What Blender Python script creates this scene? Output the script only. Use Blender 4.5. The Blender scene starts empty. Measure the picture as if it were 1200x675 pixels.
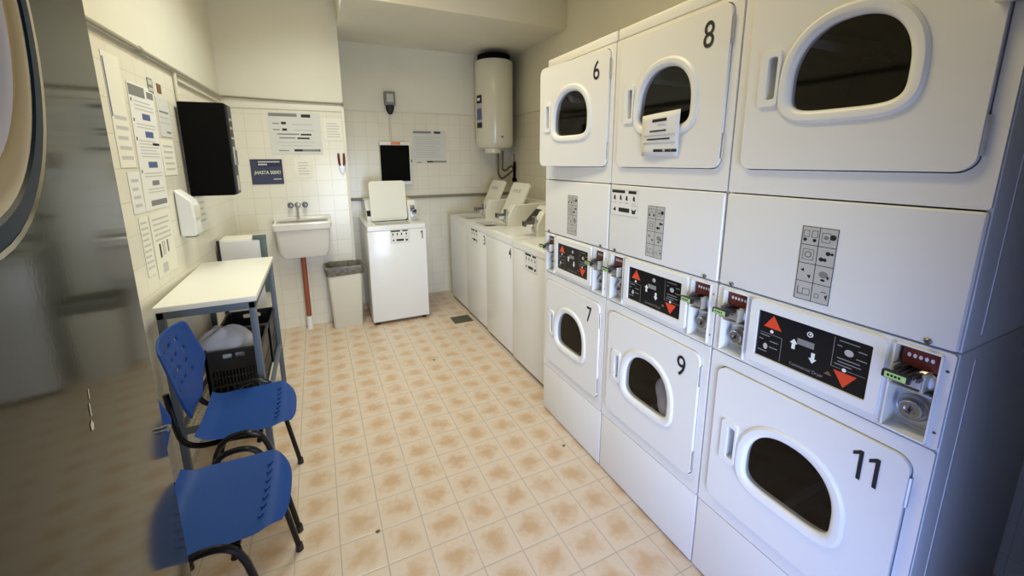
import bpy, bmesh, math, random
from mathutils import Vector, Matrix
R = math.radians
random.seed(7)
sc = bpy.context.scene
COL = sc.collection

# ------------------------------------------------------------------ helpers
class Fr:                                     # a local frame: u to the right, v up, d towards the viewer
    def __init__(s, o, u, n, v=(0, 0, 1)):
        s.o, s.u, s.n, s.v = Vector(o), Vector(u).normalized(), Vector(n).normalized(), Vector(v).normalized()
    def p(s, u, v, d=0.0):
        return s.o + s.u*u + s.v*v + s.n*d

class G:                                      # collects shapes, then links them as ONE mesh object
    def __init__(s):
        s.bm = bmesh.new()
    def _merge(s, b, mi):
        for f in b.faces: f.material_index = mi
        me = bpy.data.meshes.new('t'); b.to_mesh(me); b.free()
        s.bm.from_mesh(me); bpy.data.meshes.remove(me)
    def box(s, lo, hi, bev=0.0, mi=0, seg=2, fr=None):
        b = bmesh.new()
        bmesh.ops.create_cube(b, size=1.0)
        for v in b.verts:
            q = [lo[i] + (v.co[i]+0.5)*(hi[i]-lo[i]) for i in range(3)]
            v.co = Vector(q)
        if bev > 0:
            bmesh.ops.bevel(b, geom=list(b.edges), offset=bev, segments=seg, affect='EDGES', profile=0.6)
        if fr:
            for v in b.verts: v.co = fr.p(*v.co)
        bmesh.ops.recalc_face_normals(b, faces=b.faces)
        s._merge(b, mi); return s
    def tube(s, pts, r, n=10, mi=0, cap=True, smooth=True):
        pts = [Vector(p) for p in pts]
        b = bmesh.new(); rings = []
        up = None
        for i, p in enumerate(pts):
            t = (pts[min(i+1, len(pts)-1)] - pts[max(i-1, 0)]).normalized()
            if up is None:
                up = Vector((0, 0, 1)) if abs(t.z) < 0.9 else Vector((1, 0, 0))
            a = t.cross(up).normalized(); c = a.cross(t).normalized(); up = c
            rr = r[i] if isinstance(r, (list, tuple)) else r
            rings.append([b.verts.new(p + a*rr*math.cos(2*math.pi*k/n) + c*rr*math.sin(2*math.pi*k/n)) for k in range(n)])
        for i in range(len(rings)-1):
            for k in range(n):
                b.faces.new((rings[i][k], rings[i][(k+1) % n], rings[i+1][(k+1) % n], rings[i+1][k]))
        if cap:
            b.faces.new(rings[0][::-1]); b.faces.new(rings[-1])
        bmesh.ops.recalc_face_normals(b, faces=b.faces)
        s._merge(b, mi); return s
    def loft(s, loops, mi=0, cap0=False, cap1=False, closed=True):
        b = bmesh.new()
        L = [[b.verts.new(Vector(p)) for p in lp] for lp in loops]
        n = len(L[0])
        for i in range(len(L)-1):
            for k in range(n if closed else n-1):
                b.faces.new((L[i][k], L[i][(k+1) % n], L[i+1][(k+1) % n], L[i+1][k]))
        if cap0: b.faces.new(L[0][::-1])
        if cap1: b.faces.new(L[-1])
        bmesh.ops.recalc_face_normals(b, faces=b.faces)
        s._merge(b, mi); return s
    def plate(s, fr, loops, d0, d1, mi=0):    # flat plate with holes: loops[0] outline, the rest holes
        b = bmesh.new()
        sides = []
        for d in (d1, d0):
            es = []; ls = []
            for lp in loops:
                vs = [b.verts.new(fr.p(q[0], q[1], d)) for q in lp]
                es += [b.edges.new((vs[i], vs[(i+1) % len(vs)])) for i in range(len(vs))]
                ls.append(vs)
            sides.append(ls)
            bmesh.ops.triangle_fill(b, use_beauty=True, use_dissolve=False, edges=es)
        for la, lb in zip(*sides):
            n = len(la)
            for i in range(n):
                b.faces.new((la[i], la[(i+1) % n], lb[(i+1) % n], lb[i]))
        bmesh.ops.recalc_face_normals(b, faces=b.faces)
        s._merge(b, mi); return s
    def poly(s, fr, pts, d, mi=0):            # a printed mark lying on a surface
        b = bmesh.new()
        b.faces.new([b.verts.new(fr.p(q[0], q[1], d)) for q in pts])
        s._merge(b, mi); return s
    def rect(s, fr, u0, v0, u1, v1, d, mi=0):
        return s.poly(fr, [(u0, v0), (u1, v0), (u1, v1), (u0, v1)], d, mi)
    def disc(s, fr, u, v, r, d, mi=0, n=20, sy=1.0):
        return s.poly(fr, [(u+r*math.cos(2*math.pi*k/n), v+r*sy*math.sin(2*math.pi*k/n)) for k in range(n)], d, mi)
    def lathe(s, fr, prof, mi=0, n=24, cu=0, cv=0):   # profile (radius, d) revolved about the frame's normal
        loops = [[fr.p(cu+r*math.cos(2*math.pi*k/n), cv+r*math.sin(2*math.pi*k/n), d) for k in range(n)] for r, d in prof]
        return s.loft(loops, mi, cap0=True, cap1=True)
    def text(s, fr, body, u0, v0, u1, v1, d, mi=0, bold=0.0):
        cu = bpy.data.curves.new('t', 'FONT'); cu.body = body; cu.size = 1.0; cu.offset = bold
        o = bpy.data.objects.new('t', cu); COL.objects.link(o)
        dg = bpy.context.evaluated_depsgraph_get()
        me = bpy.data.meshes.new_from_object(o.evaluated_get(dg))
        bpy.data.objects.remove(o); bpy.data.curves.remove(cu)
        xs = [v.co.x for v in me.vertices]; ys = [v.co.y for v in me.vertices]
        x0, x1, y0, y1 = min(xs), max(xs), min(ys), max(ys)
        b = bmesh.new(); b.from_mesh(me); bpy.data.meshes.remove(me)
        for v in b.verts:
            v.co = fr.p(u0+(v.co.x-x0)/(x1-x0)*(u1-u0), v0+(v.co.y-y0)/(y1-y0)*(v1-v0), d)
        s._merge(b, mi); return s
    def build(s, name, mats, parent=None, loc=None, smooth=True, bevel=0.0, ang=35):
        me = bpy.data.meshes.new(name)
        s.bm.normal_update()
        s.bm.to_mesh(me); s.bm.free()
        for m in (mats if isinstance(mats, (list, tuple)) else [mats]): me.materials.append(m)
        if smooth:
            me.polygons.foreach_set('use_smooth', [True]*len(me.polygons))
            me.set_sharp_from_angle(angle=R(ang))
        o = bpy.data.objects.new(name, me); COL.objects.link(o)
        if parent: o.parent = parent
        if loc:
            o.location = loc
        if bevel:
            md = o.modifiers.new('bevel', 'BEVEL'); md.width = bevel; md.segments = 2; md.limit_method = 'ANGLE'; md.angle_limit = R(40)
        return o

def tag(o, label=None, cat=None, group=None, kind=None):
    if label: o['label'] = label
    if cat: o['category'] = cat
    if group: o['group'] = group
    if kind: o['kind'] = kind
    return o
def empty(name, loc, rz=0, label=None, cat=None, group=None):
    o = bpy.data.objects.new(name, None); COL.objects.link(o)
    o.location = loc; o.rotation_euler = (0, 0, rz); o.empty_display_size = 0.1
    return tag(o, label, cat, group)
def copy_tree(o, parent=None):
    c = o.copy(); COL.objects.link(c)
    if parent: c.parent = parent
    for ch in list(o.children): copy_tree(ch, c)
    return c
def structure(o): o['kind'] = 'structure'; return o
def arc(c, r, a0, a1, n=8):
    return [(c[0]+r*math.cos(R(a0+(a1-a0)*i/n)), c[1]+r*math.sin(R(a0+(a1-a0)*i/n))) for i in range(n+1)]
def rrect(u0, v0, u1, v1, r, n=6):
    return (arc((u1-r, v0+r), r, -90, 0, n) + arc((u1-r, v1-r), r, 0, 90, n)
            + arc((u0+r, v1-r), r, 90, 180, n) + arc((u0+r, v0+r), r, 180, 270, n))
def offset(lp, w):
    n = len(lp); out = []
    for i in range(n):
        a, b = lp[i-1], lp[(i+1) % n]
        tx, ty = b[0]-a[0], b[1]-a[1]; l = math.hypot(tx, ty) or 1
        out.append((lp[i][0]+ty/l*w, lp[i][1]-tx/l*w))
    return out
def smooth_path(pts, n=8):                     # Catmull-Rom through the points
    P = [Vector(p) for p in pts]; out = []
    for i in range(len(P)-1):
        p0, p1, p2, p3 = P[max(i-1, 0)], P[i], P[i+1], P[min(i+2, len(P)-1)]
        for k in range(n):
            t = k/n
            out.append(0.5*((2*p1)+(p2-p0)*t+(2*p0-5*p1+4*p2-p3)*t*t+(3*p1-p0-3*p2+p3)*t**3))
    return out+[P[-1]]

# ------------------------------------------------------------------ materials
def mat(name, col, rough=0.5, metal=0.0, spec=0.5, noise=0.0, nscale=6.0, coat=0.0, bump=0.0, bscale=60.0, trans=0.0, alpha=1.0, emit=None):
    m = bpy.data.materials.new(name); m.use_nodes = True
    nt = m.node_tree; b = nt.nodes['Principled BSDF']
    b.inputs['Base Color'].default_value = (*col, 1)
    b.inputs['Roughness'].default_value = rough; b.inputs['Metallic'].default_value = metal
    b.inputs['Specular IOR Level'].default_value = spec
    b.inputs['Coat Weight'].default_value = coat; b.inputs['Coat Roughness'].default_value = 0.08
    b.inputs['Transmission Weight'].default_value = trans; b.inputs['Alpha'].default_value = alpha
    if emit:
        b.inputs['Emission Color'].default_value = (*col, 1); b.inputs['Emission Strength'].default_value = emit
    tc = nt.nodes.new('ShaderNodeTexCoord')
    if noise > 0:
        n = nt.nodes.new('ShaderNodeTexNoise'); n.inputs['Scale'].default_value = nscale; n.inputs['Detail'].default_value = 5
        nt.links.new(tc.outputs['Object'], n.inputs['Vector'])
        r = nt.nodes.new('ShaderNodeMapRange'); r.inputs[1].default_value = 0.3; r.inputs[2].default_value = 0.7
        r.inputs[3].default_value = 1-noise; r.inputs[4].default_value = 1+noise*0.4
        nt.links.new(n.outputs['Fac'], r.inputs[0])
        h = nt.nodes.new('ShaderNodeHueSaturation'); h.inputs['Color'].default_value = (*col, 1)
        nt.links.new(r.outputs[0], h.inputs['Value']); nt.links.new(h.outputs[0], b.inputs['Base Color'])
    if bump > 0:
        n2 = nt.nodes.new('ShaderNodeTexNoise'); n2.inputs['Scale'].default_value = bscale
        nt.links.new(tc.outputs['Object'], n2.inputs['Vector'])
        bp = nt.nodes.new('ShaderNodeBump'); bp.inputs['Strength'].default_value = bump; bp.inputs['Distance'].default_value = 0.01
        nt.links.new(n2.outputs['Fac'], bp.inputs['Height']); nt.links.new(bp.outputs[0], b.inputs['Normal'])
    return m

def math_node(nt, op, a, b=None):
    n = nt.nodes.new('ShaderNodeMath'); n.operation = op
    for i, x in enumerate((a, b)):
        if x is None: continue
        if isinstance(x, (int, float)): n.inputs[i].default_value = x
        else: nt.links.new(x, n.inputs[i])
    return n.outputs[0]

def wall_mat(name, axis, off, top=2.243, tile_col=(.80, .765, .65), paint=(.80, .775, .66), grout=(.66, .62, .50)):
    m = bpy.data.materials.new(name); m.use_nodes = True
    nt = m.node_tree; b = nt.nodes['Principled BSDF']
    tc = nt.nodes.new('ShaderNodeTexCoord'); sp = nt.nodes.new('ShaderNodeSeparateXYZ')
    nt.links.new(tc.outputs['Object'], sp.inputs[0])
    cb = nt.nodes.new('ShaderNodeCombineXYZ')
    nt.links.new(math_node(nt, 'ADD', sp.outputs[axis], 20*0.14+off), cb.inputs[0])
    nt.links.new(math_node(nt, 'ADD', sp.outputs['Z'], 0.155*10-1.19), cb.inputs[1])
    br = nt.nodes.new('ShaderNodeTexBrick'); br.offset = 0; br.squash = 1
    br.inputs['Color1'].default_value = (*tile_col, 1); br.inputs['Color2'].default_value = (*[c*.965 for c in tile_col], 1)
    br.inputs['Mortar'].default_value = (*grout, 1); br.inputs['Scale'].default_value = 1
    br.inputs['Mortar Size'].default_value = 0.0022; br.inputs['Mortar Smooth'].default_value = 0.3
    br.inputs['Brick Width'].default_value = 0.14; br.inputs['Row Height'].default_value = 0.155
    nt.links.new(cb.outputs[0], br.inputs['Vector'])
    above = math_node(nt, 'GREATER_THAN', sp.outputs['Z'], top)
    n = nt.nodes.new('ShaderNodeTexNoise'); n.inputs['Scale'].default_value = 1.7; n.inputs['Detail'].default_value = 6
    nt.links.new(tc.outputs['Object'], n.inputs['Vector'])
    rp = nt.nodes.new('ShaderNodeValToRGB')
    rp.color_ramp.elements[0].position = .3; rp.color_ramp.elements[0].color = (*[c*.93 for c in paint], 1)
    rp.color_ramp.elements[1].position = .7; rp.color_ramp.elements[1].color = (*paint, 1)
    nt.links.new(n.outputs['Fac'], rp.inputs[0])
    mx = nt.nodes.new('ShaderNodeMix'); mx.data_type = 'RGBA'
    nt.links.new(above, mx.inputs[0]); nt.links.new(br.outputs['Color'], mx.inputs[6]); nt.links.new(rp.outputs[0], mx.inputs[7])
    nt.links.new(mx.outputs[2], b.inputs['Base Color'])
    rg = math_node(nt, 'MULTIPLY_ADD', above, 0.55); rg.node.inputs[2].default_value = 0.22
    nt.links.new(rg, b.inputs['Roughness'])
    bp = nt.nodes.new('ShaderNodeBump'); bp.inputs['Strength'].default_value = .25; bp.inputs['Distance'].default_value = .003
    inv = math_node(nt, 'MULTIPLY', br.outputs['Fac'], math_node(nt, 'SUBTRACT', 0.0, math_node(nt, 'SUBTRACT', 1.0, above)))
    nt.links.new(inv, bp.inputs['Height']); nt.links.new(bp.outputs[0], b.inputs['Normal'])
    return m

def floor_mat():
    S = .18209
    m = bpy.data.materials.new('floor_tiles'); m.use_nodes = True
    nt = m.node_tree; b = nt.nodes['Principled BSDF']
    tc = nt.nodes.new('ShaderNodeTexCoord'); sp = nt.nodes.new('ShaderNodeSeparateXYZ')
    nt.links.new(tc.outputs['Object'], sp.inputs[0])
    fu = math_node(nt, 'FRACT', math_node(nt, 'DIVIDE', math_node(nt, 'ADD', sp.outputs['X'], 40*S-.11475), S))
    fv = math_node(nt, 'FRACT', math_node(nt, 'DIVIDE', math_node(nt, 'ADD', sp.outputs['Y'], 40*S+.52070), S))
    iu = math_node(nt, 'FLOOR', math_node(nt, 'DIVIDE', math_node(nt, 'ADD', sp.outputs['X'], 40*S-.11475), S))
    iv = math_node(nt, 'FLOOR', math_node(nt, 'DIVIDE', math_node(nt, 'ADD', sp.outputs['Y'], 40*S+.52070), S))
    du = math_node(nt, 'ABSOLUTE', math_node(nt, 'SUBTRACT', fu, .5)); dv = math_node(nt, 'ABSOLUTE', math_node(nt, 'SUBTRACT', fv, .5))
    edge = math_node(nt, 'MAXIMUM', du, dv)
    rad = math_node(nt, 'SQRT', math_node(nt, 'ADD', math_node(nt, 'POWER', du, 2.0), math_node(nt, 'POWER', dv, 2.0)))
    # mottled print: a warm cloud in the middle of every tile, different on each
    cell = nt.nodes.new('ShaderNodeCombineXYZ'); nt.links.new(iu, cell.inputs[0]); nt.links.new(iv, cell.inputs[1])
    wn = nt.nodes.new('ShaderNodeTexWhiteNoise'); wn.noise_dimensions = '2D'; nt.links.new(cell.outputs[0], wn.inputs['Vector'])
    sh = nt.nodes.new('ShaderNodeVectorMath'); sh.operation = 'MULTIPLY_ADD'
    nt.links.new(wn.outputs['Color'], sh.inputs[0]); sh.inputs[1].default_value = (9, 9, 9); nt.links.new(tc.outputs['Object'], sh.inputs[2])
    n = nt.nodes.new('ShaderNodeTexNoise'); n.inputs['Scale'].default_value = 20; n.inputs['Detail'].default_value = 6; n.inputs['Roughness'].default_value = .65
    nt.links.new(sh.outputs[0], n.inputs['Vector'])
    mask = math_node(nt, 'ADD', math_node(nt, 'MULTIPLY', rad, -2.1), math_node(nt, 'MULTIPLY', n.outputs['Fac'], 1.9))
    rp = nt.nodes.new('ShaderNodeValToRGB'); cr = rp.color_ramp
    cr.elements[0].position = .05; cr.elements[0].color = (.655, .54, .425, 1)
    cr.elements[1].position = .75; cr.elements[1].color = (.55, .38, .235, 1)
    e = cr.elements.new(.38); e.color = (.61, .465, .335, 1)
    nt.links.new(mask, rp.inputs[0])
    gm = math_node(nt, 'GREATER_THAN', edge, .4865)
    mx = nt.nodes.new('ShaderNodeMix'); mx.data_type = 'RGBA'
    nt.links.new(gm, mx.inputs[0]); nt.links.new(rp.outputs[0], mx.inputs[6]); mx.inputs[7].default_value = (.46, .40, .35, 1)
    nt.links.new(mx.outputs[2], b.inputs['Base Color'])
    rr = math_node(nt, 'MULTIPLY_ADD', gm, .3); rr.node.inputs[2].default_value = .30
    nt.links.new(rr, b.inputs['Roughness'])
    bp = nt.nodes.new('ShaderNodeBump'); bp.inputs['Strength'].default_value = .35; bp.inputs['Distance'].default_value = .002
    hh = math_node(nt, 'MINIMUM', math_node(nt, 'MULTIPLY', math_node(nt, 'SUBTRACT', .5, edge), 30.0), 1.0)
    nt.links.new(hh, bp.inputs['Height']); nt.links.new(bp.outputs[0], b.inputs['Normal'])
    return m

def glass_mat(name, tint=(.25, .25, .27), refl=.12, rough=.03):
    m = bpy.data.materials.new(name); m.use_nodes = True
    nt = m.node_tree; nt.nodes.remove(nt.nodes['Principled BSDF'])
    out = nt.nodes['Material Output']
    t = nt.nodes.new('ShaderNodeBsdfTransparent'); t.inputs[0].default_value = (*tint, 1)
    g = nt.nodes.new('ShaderNodeBsdfGlossy'); g.inputs[0].default_value = (1, 1, 1, 1); g.inputs['Roughness'].default_value = rough
    fr = nt.nodes.new('ShaderNodeFresnel'); fr.inputs[0].default_value = 1.5
    mx = nt.nodes.new('ShaderNodeMixShader')
    ge = nt.nodes.new('ShaderNodeNewGeometry')          # only the outer face of the pane reflects
    nt.links.new(math_node(nt, 'MULTIPLY', math_node(nt, 'MULTIPLY', fr.outputs[0], refl/.04), math_node(nt, 'SUBTRACT', 1.0, ge.outputs['Backfacing'])), mx.inputs[0])
    nt.links.new(t.outputs[0], mx.inputs[1]); nt.links.new(g.outputs[0], mx.inputs[2]); nt.links.new(mx.outputs[0], out.inputs[0])
    return m

M = {}
M['wall_x'] = wall_mat('wall_tiles_across', 'X', .03)
M['wall_y'] = wall_mat('wall_tiles_along', 'Y', .0)
M['paint'] = mat('cream_paint', (.80, .775, .67), .8, noise=.05, nscale=2)
M['floor'] = floor_mat()
M['frontshade'] = mat('unseen_wall_shade', (.10, .10, .075), .6, noise=.06, nscale=2)  # unseen wall coloured dark olive to keep the near dryer's side panel dark
M['white'] = mat('white_enamel', (.82, .82, .80), .28, noise=.015, nscale=3, coat=.15)
M['white2'] = mat('white_plastic', (.83, .84, .83), .35)
M['cream'] = mat('cream_enamel', (.80, .79, .70), .3, noise=.02, nscale=3)
M['offwhite'] = mat('ivory_plastic', (.74, .71, .60), .45)
M['seam'] = mat('dark_seam', (.05, .05, .045), .7)
M['black'] = mat('black_plastic', (.012, .012, .013), .4)
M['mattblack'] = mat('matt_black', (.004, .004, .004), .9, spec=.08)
M['overlay'] = mat('black_control_film', (.01, .01, .012), .22)
M['ink'] = mat('black_ink', (.012, .012, .014), .6)
M['greyink'] = mat('grey_ink', (.22, .22, .22), .7)
M['paleink'] = mat('pale_grey_ink', (.55, .55, .54), .7)
M['red'] = mat('red_print', (.75, .07, .025), .45)
M['whiteink'] = mat('white_print', (.85, .85, .85), .5)
M['dimwhite'] = mat('thin_white_print', (.24, .24, .24), .5)
M['sticker'] = mat('silver_sticker', (.50, .50, .475), .45)
M['paper'] = mat('white_paper', (.80, .80, .77), .75)
M['paper2'] = mat('cream_paper', (.82, .80, .70), .8)
M['paper3'] = mat('grey_paper', (.66, .66, .63), .75)
M['steel'] = mat('brushed_steel', (.55, .55, .55), .32, metal=1.0, noise=.08, nscale=40)
M['zinc'] = mat('zinc_plate', (.62, .62, .60), .45, metal=.9, noise=.1, nscale=25)
M['darksteel'] = mat('dark_steel', (.20, .20, .21), .38, metal=1.0)
M['chrome'] = mat('chrome', (.75, .75, .76), .12, metal=1.0)
M['drum'] = mat('dark_drum_metal', (.045, .042, .042), .35, metal=.8)
M['glass'] = glass_mat('dark_window_glass', (.78, .78, .80), .022)
M['pane'] = glass_mat('porthole_glass', (.75, .76, .9), .05)
M['coinred'] = mat('dark_red_coin_plate', (.16, .025, .015), .5)
M['green'] = mat('lime_label', (.42, .66, .25), .5)
M['blue'] = mat('blue_moulded_plastic', (.005, .050, .25), .45, spec=.3, bump=.12, bscale=320)
M['tube'] = mat('black_tube', (.006, .006, .007), .25, spec=.3)
M['legs'] = mat('blue_grey_steel_paint', (.105, .13, .17), .42)
M['laminate'] = mat('white_laminate', (.82, .81, .74), .38)
M['brown'] = mat('brown_plastic_pipe', (.30, .075, .035), .45)
M['ceramic'] = mat('white_ceramic', (.78, .76, .72), .2, coat=.3)
M['bag'] = mat('grey_bin_liner', (.17, .155, .12), .32, noise=.5, nscale=26, bump=.6, bscale=40)
M['bin'] = mat('cream_bin_plastic', (.72, .69, .58), .5)
M['cloth'] = mat('grey_white_cloth', (.60, .61, .68), .9, noise=.12, nscale=9, bump=.4, bscale=30)
M['teal'] = mat('teal_plastic', (.11, .17, .165), .5)
M['leafgreen'] = mat('green_print', (.13, .26, .17), .6)
M['cabinet'] = mat('white_cabinet_panel', (.74, .74, .76), .4)
M['cabside'] = mat('cream_cabinet_panel', (.76, .73, .63), .45)
M['navy'] = mat('navy_print', (.035, .04, .085), .5)
M['navydark'] = mat('dark_navy_print', (.012, .014, .045), .5)
M['signtext'] = mat('pale_green_print', (.72, .76, .55), .6)
M['conduit'] = mat('cream_conduit', (.70, .67, .56), .5)
M['darkpipe'] = mat('dark_painted_pipe', (.26, .23, .17), .5)
M['trimgrey'] = mat('grey_beige_pipe', (.40, .37, .29), .5)
M['boiler'] = mat('boiler_enamel', (.74, .72, .61), .26, coat=.2)
M['orange'] = mat('orange_label', (.85, .24, .10), .5)
M['doorgreen'] = mat('olive_gloss_paint', (.034, .037, .026), .075, spec=.13, noise=.12, nscale=2.2, bump=.004, bscale=150)
M['gasket'] = mat('dark_blue_gasket', (.012, .028, .055), .3, spec=.06)
M['reveal'] = mat('amber_lacquered_rim', (.50, .41, .27), .25, metal=.6)
M['grate'] = mat('dark_drain_grate', (.13, .12, .08), .5, metal=.3)
M['brownink'] = mat('brown_photo', (.19, .10, .05), .6)
M['blueink'] = mat('blue_ink', (.10, .14, .30), .6)
M['hose'] = mat('braided_hose', (.10, .095, .08), .45)
M['dirt'] = mat('dry_leaf_crumb', (.16, .10, .04), .8)
M['paddle'] = mat('paddle_steel', (.42, .41, .42), .4, metal=.6)
M['towel'] = mat('white_towel_cloth', (.82, .80, .82), .9, noise=.1, nscale=14, bump=.4, bscale=40)
M['lilac'] = mat('lilac_plastic_ring', (.40, .40, .55), .3)
M['lamp'] = mat('lamp_diffuser', (1.0, .86, .62), .5, emit=9.0)

# ------------------------------------------------------------------ the room
CEIL = 3.55
WL = Fr((-2.016, 2.3, 0), (.0404, 1, 0), (1, -.0404, 0))       # left wall: u grows towards the back
def wl_u(y): return (y-2.3)/WL.u.y
g = G(); g.box((-3.4, -4.2, -.12), (1.35, 3.0, 0)); structure(g.build('floor', M['floor'], smooth=False))
g = G(); g.box((-2.5, -2.4, CEIL), (1.35, 3.0, CEIL+.12)); structure(g.build('ceiling', M['paint'], smooth=False))
g = G(); g.box((wl_u(-2.32), 0, -.14), (wl_u(2.5), CEIL, 0), fr=WL); structure(g.build('wall_left', M['wall_y'], smooth=False))
g = G(); g.box((-2.2, 2.295, 0), (-.99, 2.95, CEIL)); structure(g.build('wall_back_alcove', M['wall_x'], smooth=False))
g = G(); g.box((-.99, 2.787, 0), (1.25, 2.95, CEIL)); structure(g.build('wall_back', M['wall_x'], smooth=False))
g = G(); g.box((1.09, -2.32, 0), (1.25, 2.787, CEIL)); structure(g.build('wall_right', M['wall_y'], smooth=False))
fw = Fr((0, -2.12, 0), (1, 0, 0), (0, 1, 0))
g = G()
DO = (-1.52, -.22, 2.52)  # unseen opening, widened so the doorway lamps reach the nearest dryer
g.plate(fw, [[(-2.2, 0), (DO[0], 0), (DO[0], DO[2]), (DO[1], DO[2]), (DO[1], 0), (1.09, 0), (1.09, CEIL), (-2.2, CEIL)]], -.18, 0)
structure(g.build('wall_front', M['frontshade'], smooth=False))
g = G(); g.box((-.99, 1.49, 2.96), (1.09, 2.787, CEIL), .006); structure(g.build('ceiling_soffit', M['paint'], smooth=False))
# tile-top pipe rail, dado rail and corner bead
g = G(); g.tube([WL.p(wl_u(-2.1), 2.255, .018), WL.p(wl_u(.6), 2.255, .018), WL.p(wl_u(2.27), 2.255, .018)], .012, 10)
g.tube([WL.p(wl_u(.60), 2.255, .018), WL.p(wl_u(.63), 2.255, .018)], .016, 10)
structure(g.build('trim_1', M['trimgrey']))
g = G(); g.tube([(-2.0, 2.28, 2.262), (-1.5, 2.28, 2.25), (-.995, 2.28, 2.245)], .008, 8); g.box((-1.003, 2.265, 2.225), (-.985, 2.295, 2.26), .004)
structure(g.build('trim_2', M['darkpipe']))
g = G(); g.box((-2.0, 2.287, 2.17), (-.99, 2.2955, 2.222), .003); g.box((-1.01, 2.286, 0), (-.986, 2.2955, 2.222), .003)
structure(g.build('trim_3', M['paint']))
g = G(); g.tube([(-.985, 2.768, 1.253), (1.085, 2.768, 1.253)], .017, 10); structure(g.build('trim_4', M['darkpipe']))
g = G(); g.box((-.99, 2.779, 2.236), (1.09, 2.788, 2.25), .003); g.box((1.081, .0, 2.236), (1.091, 2.787, 2.25), .003); structure(g.build('trim_5', M['conduit']))
g = G(); g.tube([WL.p(wl_u(1.12), 1.2, .012), WL.p(wl_u(1.12), 2.235, .012)], .01, 8); g.tube([WL.p(wl_u(1.15), 2.20, .012), WL.p(wl_u(2.2), 2.20, .012)], .009, 8)
structure(g.build('trim_6', M['conduit']))

# ------------------------------------------------------------------ dryers
FD = Fr((0, 0, 0), (0, -1, 0), (-1, 0, 0))        # u from the far edge to the near edge of a column
W = .62
def dome(uc, z0, a=.133, h=.148, lo=.079, n=28):
    pts = []
    for i in range(n):
        t = math.pi*i/n; c = math.cos(t); pts.append((uc+a*math.copysign(abs(c)**.88, c), z0+h*math.sin(t)**.90))
    for i in range(n):
        t = math.pi+math.pi*i/n; c, s = math.cos(t), math.sin(t)
        pts.append((uc+a*math.copysign(abs(c)**.42, c), z0-lo*abs(s)**.42))
    return pts
HU = .583                                          # hinge line
def door_parts(parent, zb):
    """Door with its own origin at the hinge foot; the caller may swing it."""
    F = Fr((0, 0, 0), (0, -1, 0), (-1, 0, 0))
    dm = dome(.31-HU, .243)
    g = G(); hu = .083-HU
    g.plate(F, [rrect(.042-HU, 0, 0, .543, .035), offset(dm, .02), rrect(hu+.018, .203, hu+.056, .339, .006)], -.012, .011)
    d = g.build('door', M['white'], parent, loc=(0, -HU, zb), bevel=.005)
    g = G()
    prof = [(.036, .008), (.034, .014), (.027, .019), (.014, .019), (.004, .015), (0, .009), (-.001, -.002), (.004, -.02)]
    g.loft([[F.p(u, v, dd) for u, v in offset(dm, o)] for o, dd in prof])
    g.build('window_frame', M['white2'], d)
    g = G(); g.plate(F, [offset(dm, .002)], -.001, .003); g.build('window_glass', M['glass'], d, smooth=False)
    g = G()
    g.plate(F, [rrect(hu, .19, hu+.06, .352, .012), rrect(hu+.024, .210, hu+.052, .332, .008)], .010, .018)
    for lo, hi in (((hu+.018, .203, -.03), (hu+.022, .339, .0105)), ((hu+.052, .203, -.03), (hu+.056, .339, .0105)), ((hu+.022, .203, -.03), (hu+.052, .207, .0105)), ((hu+.022, .335, -.03), (hu+.052, .339, .0105)), ((hu+.018, .203, -.034), (hu+.056, .339, -.03))):
        g.box(lo, hi, 0, fr=F)
    g.build('door_handle', M['white2'], d, bevel=.003)
    for z in (.035, .41):
        g = G(); g.tube([F.p(.002, z, .004), F.p(.002, z+.085, .004)], .0055, 8); g.build('hinge', M['zinc'], d)
    return d
def front_panel(parent, z0, z1, zb):
    g = G(); g.plate(FD, [rrect(.004, z0, W-.004, z1, .008), rrect(.039, zb-.003, HU+.003, zb+.546, .037)], -.016, 0)
    return g.build('front_panel', M['white'], parent, bevel=.005)
def drum(parent, zc):
    F = Fr((0, 0, zc), (0, -1, 0), (-1, 0, 0))
    g = G(); n = 36; rings = []
    for r, d in ((.215, -.03), (.25, -.10), (.25, -.52), (.06, -.53)):
        rings.append([F.p(.31+r*math.cos(2*math.pi*k/n), r*math.sin(2*math.pi*k/n), d) for k in range(n)])
    g.loft(rings, cap1=True)
    dr = g.build('drum', M['drum'], parent)
    for a in (20, 140, 260):
        c, s = math.cos(R(a)), math.sin(R(a)); g = G()
        fr = Fr(F.p(.31, 0, 0), F.u*c+F.v*s, F.n, F.v*c-F.u*s)
        g.box((.15, -.014, -.5), (.245, .014, -.05), .008, fr=fr); g.build('drum_paddle', M['paddle'], dr)
    return dr
def cabinet_shell(parent, z0, z1, name='cabinet'):
    g = G()
    for lo, hi in (((.012, -W+.002, z0), (.72, -W+.014, z1)), ((.012, -.014, z0), (.72, -.002, z1)),
                   ((.70, -W+.014, z0), (.72, -.014, z1)), ((.012, -W+.014, z1-.014), (.70, -.014, z1)), ((.012, -W+.014, z0), (.70, -.014, z0+.014))):
        g.box(lo, hi, .003)
    # pressed seams and fixing screws of the near side sheet
    g.box((.10, -W+.0005, z0+.03), (.108, -W+.003, z1-.03), .001)
    return g.build(name, M['white'], parent)

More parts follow.
